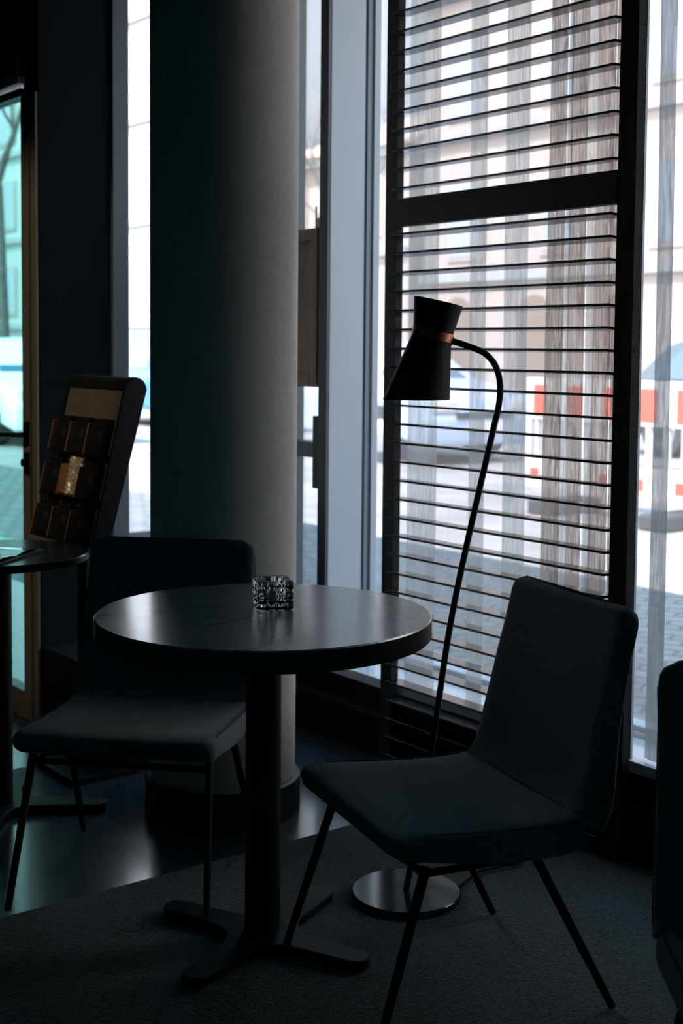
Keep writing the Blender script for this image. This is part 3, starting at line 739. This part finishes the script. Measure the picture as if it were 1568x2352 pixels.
# --- parked cars
def make_car(label, y0, x0, paint, L=4.3, W=1.75, Hh=1.45, name='car'):
    """nose towards -y"""
    t = thing(name, label, 'car', (x0+W/2, y0+L/2, -0.02))
    m = mat(name+'_paint', paint, 0.3, coat=0.35)
    body = [(-L/2, 0.32), (-L/2-0.03, 0.55), (-L/2+0.08, 0.78), (-L/2+0.95, 0.95), (L/2-0.35, 0.98), (L/2-0.05, 0.92), (L/2, 0.55), (L/2-0.05, 0.3)]
    low = [(-L/2, 0.32)]
    def wheel_arch(yc): return [(yc+0.36*cos(a), 0.3+0.36*sin(a)) for a in [pi*i/10 for i in range(11)]]
    bottom = [(L/2-0.05, 0.22)] + wheel_arch(L/2-0.85) + wheel_arch(-L/2+0.85) + [(-L/2+0.02, 0.22)]
    poly = body + bottom
    b = MB(); b.prism(poly, 'x', -W/2, W/2); b.build('body', m, t, bevel=0.04, segs=3, smooth=True)
    cab = [(-L/2+0.95, 0.94), (-L/2+1.65, Hh-0.05), (-L/2+1.95, Hh), (L/2-1.0, Hh-0.02), (L/2-0.75, Hh-0.08), (L/2-0.30, 0.96)]
    v = [(sgn*(W/2-0.06-(0.17 if z > 1.2 else 0)), y, z) for sgn in (-1, 1) for y, z in cab]; n = len(cab)
    f = [tuple(range(n)), tuple(range(n, 2*n))[::-1]] + [(i, (i+1) % n, n+(i+1) % n, n+i) for i in range(n)]
    MB().add(v, f).build('cabin', m, t, bevel=0.03, segs=3, smooth=True)
    for sgn in (-1, 1):
        def P(y, z, o=0.012): return (sgn*(W/2-0.06-0.17*min(1, max(0, (z-0.96)/(Hh-0.02-0.96)))+o), y, z)
        for q in ([(-L/2+1.15, 0.99), (-L/2+1.75, Hh-0.10), (-0.10, Hh-0.08), (-0.10, 0.99)], [(-0.02, 0.99), (-0.02, Hh-0.08), (L/2-1.05, Hh-0.10), (L/2-0.62, 0.99)]):
            vv = [P(y, z) for y, z in q]+[P(y, z, -0.01) for y, z in q]
            MB().add(vv, [(0, 1, 2, 3), (7, 6, 5, 4), (0, 4, 5, 1), (1, 5, 6, 2), (2, 6, 7, 3), (3, 7, 4, 0)]).build('side_window', M['car_glass'], t)
    for (ya, za, yb, zb) in ((-L/2+1.02, 0.98, -L/2+1.62, Hh-0.09), (L/2-0.34, 1.0, L/2-0.72, Hh-0.12)):
        s = -1 if ya < 0 else 1; nx = 0.015*s
        vv = [(-0.66, ya+nx, za), (0.66, ya+nx, za), (0.56, yb+nx, zb), (-0.56, yb+nx, zb)]; vv += [(x, y-2*nx, z-0.01) for x, y, z in vv]
        MB().add(vv, [(0, 1, 2, 3), (7, 6, 5, 4), (0, 4, 5, 1), (1, 5, 6, 2), (2, 6, 7, 3), (3, 7, 4, 0)]).build('windscreen', M['car_glass'], t)
    for sx_ in (-1, 1):
        for yc in (-L/2+0.85, L/2-0.85):
            wl = MB().lathe([(0, -0.09), (0.20, -0.09), (0.22, -0.10), (0.31, -0.10), (0.32, -0.07), (0.32, 0.07), (0.31, 0.1), (0.2, 0.1), (0, 0.1)], seg=32).build('wheel', M['rubber'], t, smooth=True)
            wl.location = (sx_*(W/2-0.10), yc, 0.32); wl.rotation_euler = (0, radians(90), 0)
            hb = MB().lathe([(0, -0.115), (0.19, -0.10), (0.2, -0.09), (0.2, 0.09), (0.19, 0.10), (0, 0.115)], seg=24).build('hub', M['chrome'], wl, smooth=True)
        MB().box((sx_*(W/2-0.42), -L/2-0.035, 0.62), (sx_*(W/2-0.08), -L/2+0.1, 0.76)).build('headlight', M['white_plastic'], t, bevel=0.02)
        MB().box((sx_*(W/2-0.40), L/2-0.1, 0.66), (sx_*(W/2-0.06), L/2+0.012, 0.82)).build('tail_light', M['red_plastic'], t, bevel=0.02)
        MB().box((sx_*(W/2-0.05), -L/2+1.25, 0.97), (sx_*(W/2+0.15), -L/2+1.42, 1.08)).build('wing_mirror', m, t, bevel=0.02)
    MB().box((-0.26, -L/2-0.05, 0.40), (0.26, -L/2-0.02, 0.51)).build('number_plate', M['white_plastic'], t)
    MB().box((-0.26, L/2+0.0, 0.50), (0.26, L/2+0.02, 0.61)).build('number_plate', M['white_plastic'], t)
    MB().box((-0.45, -L/2-0.04, 0.54), (0.45, -L/2+0.02, 0.62)).build('grille', M['rubber'], t)
    return t
make_car('pale grey-blue parked car facing us behind the screen slats', 11.2, 9.7, (0.34, 0.42, 0.55))
make_car('blue parked car seen in the slit left of the column', 17.1, 10.6, (0.04, 0.18, 0.55), L=4.6, Hh=1.6)
make_car('white parked car seen low beside the column', 15.75-4.3+4.6, 6.9, (0.85, 0.85, 0.88), L=3.9)
make_car('dark blue-grey parked car behind the road barrier', 7.0, 13.2, (0.05, 0.07, 0.09), L=4.6, Hh=1.5)
make_car('silver parked car far down the street through the green glass door', 24.0, 9.4, (0.5, 0.52, 0.52))

# --- buildings
def building(label, x0, x1, y0, y1, h, m, floors, win_w, win_h, pitch_y, first=3.6, fh=3.4, wm=None, arches=False, name='building'):
    t = thing(name, label, 'building', (x0, y0, -0.02)); Lb = y1-y0
    MB().box((0, 0, 0), (x1-x0, Lb, h)).build('wall', m, t)
    n = int(Lb/pitch_y); wm = wm or M['win_dark']
    for fl in range(floors):
        z = first + fl*fh
        if z+win_h > h-0.3: break
        for i in range(n):
            yc = (i+0.5)*Lb/n
            f_ = MB().box((-0.06, yc-win_w/2-0.1, z-0.1), (0.02, yc+win_w/2+0.1, z+win_h+0.1)).build('window', M['render_white'], t)
            MB().box((-0.08, yc-win_w/2, z), (-0.055, yc+win_w/2, z+win_h)).build('pane', wm, f_)
        MB().box((-0.18, 0, z-0.62), (0.02, Lb, z-0.42)).build('ledge', M['stone_grey'], t)
    if arches:
        n = int(Lb/2.5)
        for i in range(n):
            yc = (i+0.5)*Lb/n; w_ = 0.52
            pl = [(yc-w_, 0.0), (yc+w_, 0.0), (yc+w_, 2.1)] + [(yc+w_*cos(a), 2.1+w_*sin(a)) for a in [pi*k/12 for k in range(1, 12)]] + [(yc-w_, 2.1)]
            MB().prism(pl, 'x', -0.05, 0.02).build('arched_door', M['win_brown'], t)
    MB().box((-0.35, -0.05, h-0.25), (0.1, Lb+0.05, h)).build('cornice', M['stone_grey'], t)
    return t
building('tall pale sandstone building with arched ground floor across the street', 22, 34, -6, 25.6, 17.5, M['render_white'], 4, 1.1, 1.7, 3.0, arches=True)
lb = building('lower white building with sloping pink roof beyond the tall one', 22, 32, 26.2, 33.0, 6.6, M['render_white'], 1, 1.1, 1.4, 3.4, first=4.4)
MB().prism([(-0.5, 6.58), (5.0, 8.6), (10.4, 6.58)], 'y', -0.2, 7.0).build('pitched_roof', M['render_pink'], lb)
building('high white block with blue-grey window bands far down the street', 21, 32, 34.0, 62, 30, M['facade_cool'], 8, 1.5, 1.7, 2.6, first=2.6, fh=3.3)
building('pale green-grey building beyond the entrance door', 14, 30, 66, 80, 13, M['facade_cool'], 3, 1.4, 1.7, 3.0)

# --- bare trees
def tree(label, x, y, h, r, seed, lean=0.0):
    random.seed(seed); t = thing('bare_tree', label, 'tree', (x, y, -0.02))
    tr = MB(); brn = MB()
    tr.tube([(0, 0, 0), (lean*0.3, 0.02, h*0.25), (lean, 0, h*0.5)], [r, r*0.8, r*0.62], 12)
    def grow(p, d, l, rr, dep, mb):
        pts = [p]; 
        for i in range(4):
            d = (d+Vector((random.uniform(-.25, .25), random.uniform(-.25, .25), random.uniform(-.05, .2)))).normalized(); pts.append(pts[-1]+d*l/4)
        mb.tube(pts, [rr*(1-0.12*i) for i in range(5)], 6, caps=False)
        if dep > 0:
            for i in range(3):
                a = random.uniform(0, 2*pi); nd = (d*0.9+Vector((cos(a), sin(a), random.uniform(-.1, .5)))*0.8).normalized()
                grow(pts[random.choice((2, 3, 4))], nd, l*0.72, rr*0.55, dep-1, mb)
    for i in range(6):
        a = i*pi/3+0.4; grow(Vector((lean, 0, h*0.5)), Vector((cos(a)*0.6, sin(a)*0.6, 1)).normalized(), h*0.26, r*0.42, 3, brn)
    tr.build('trunk', M['bark'], t, smooth=True); brn.build('branches', M['bark'], t, smooth=True)
tree('bare street tree seen through the green glass of the entrance door', 8.9, 21.1, 8.0, 0.12, 3, -0.1)
tree('bare street tree whose twigs show in the slit beside the pier', 17.0, 22.7, 7.6, 0.05, 11)
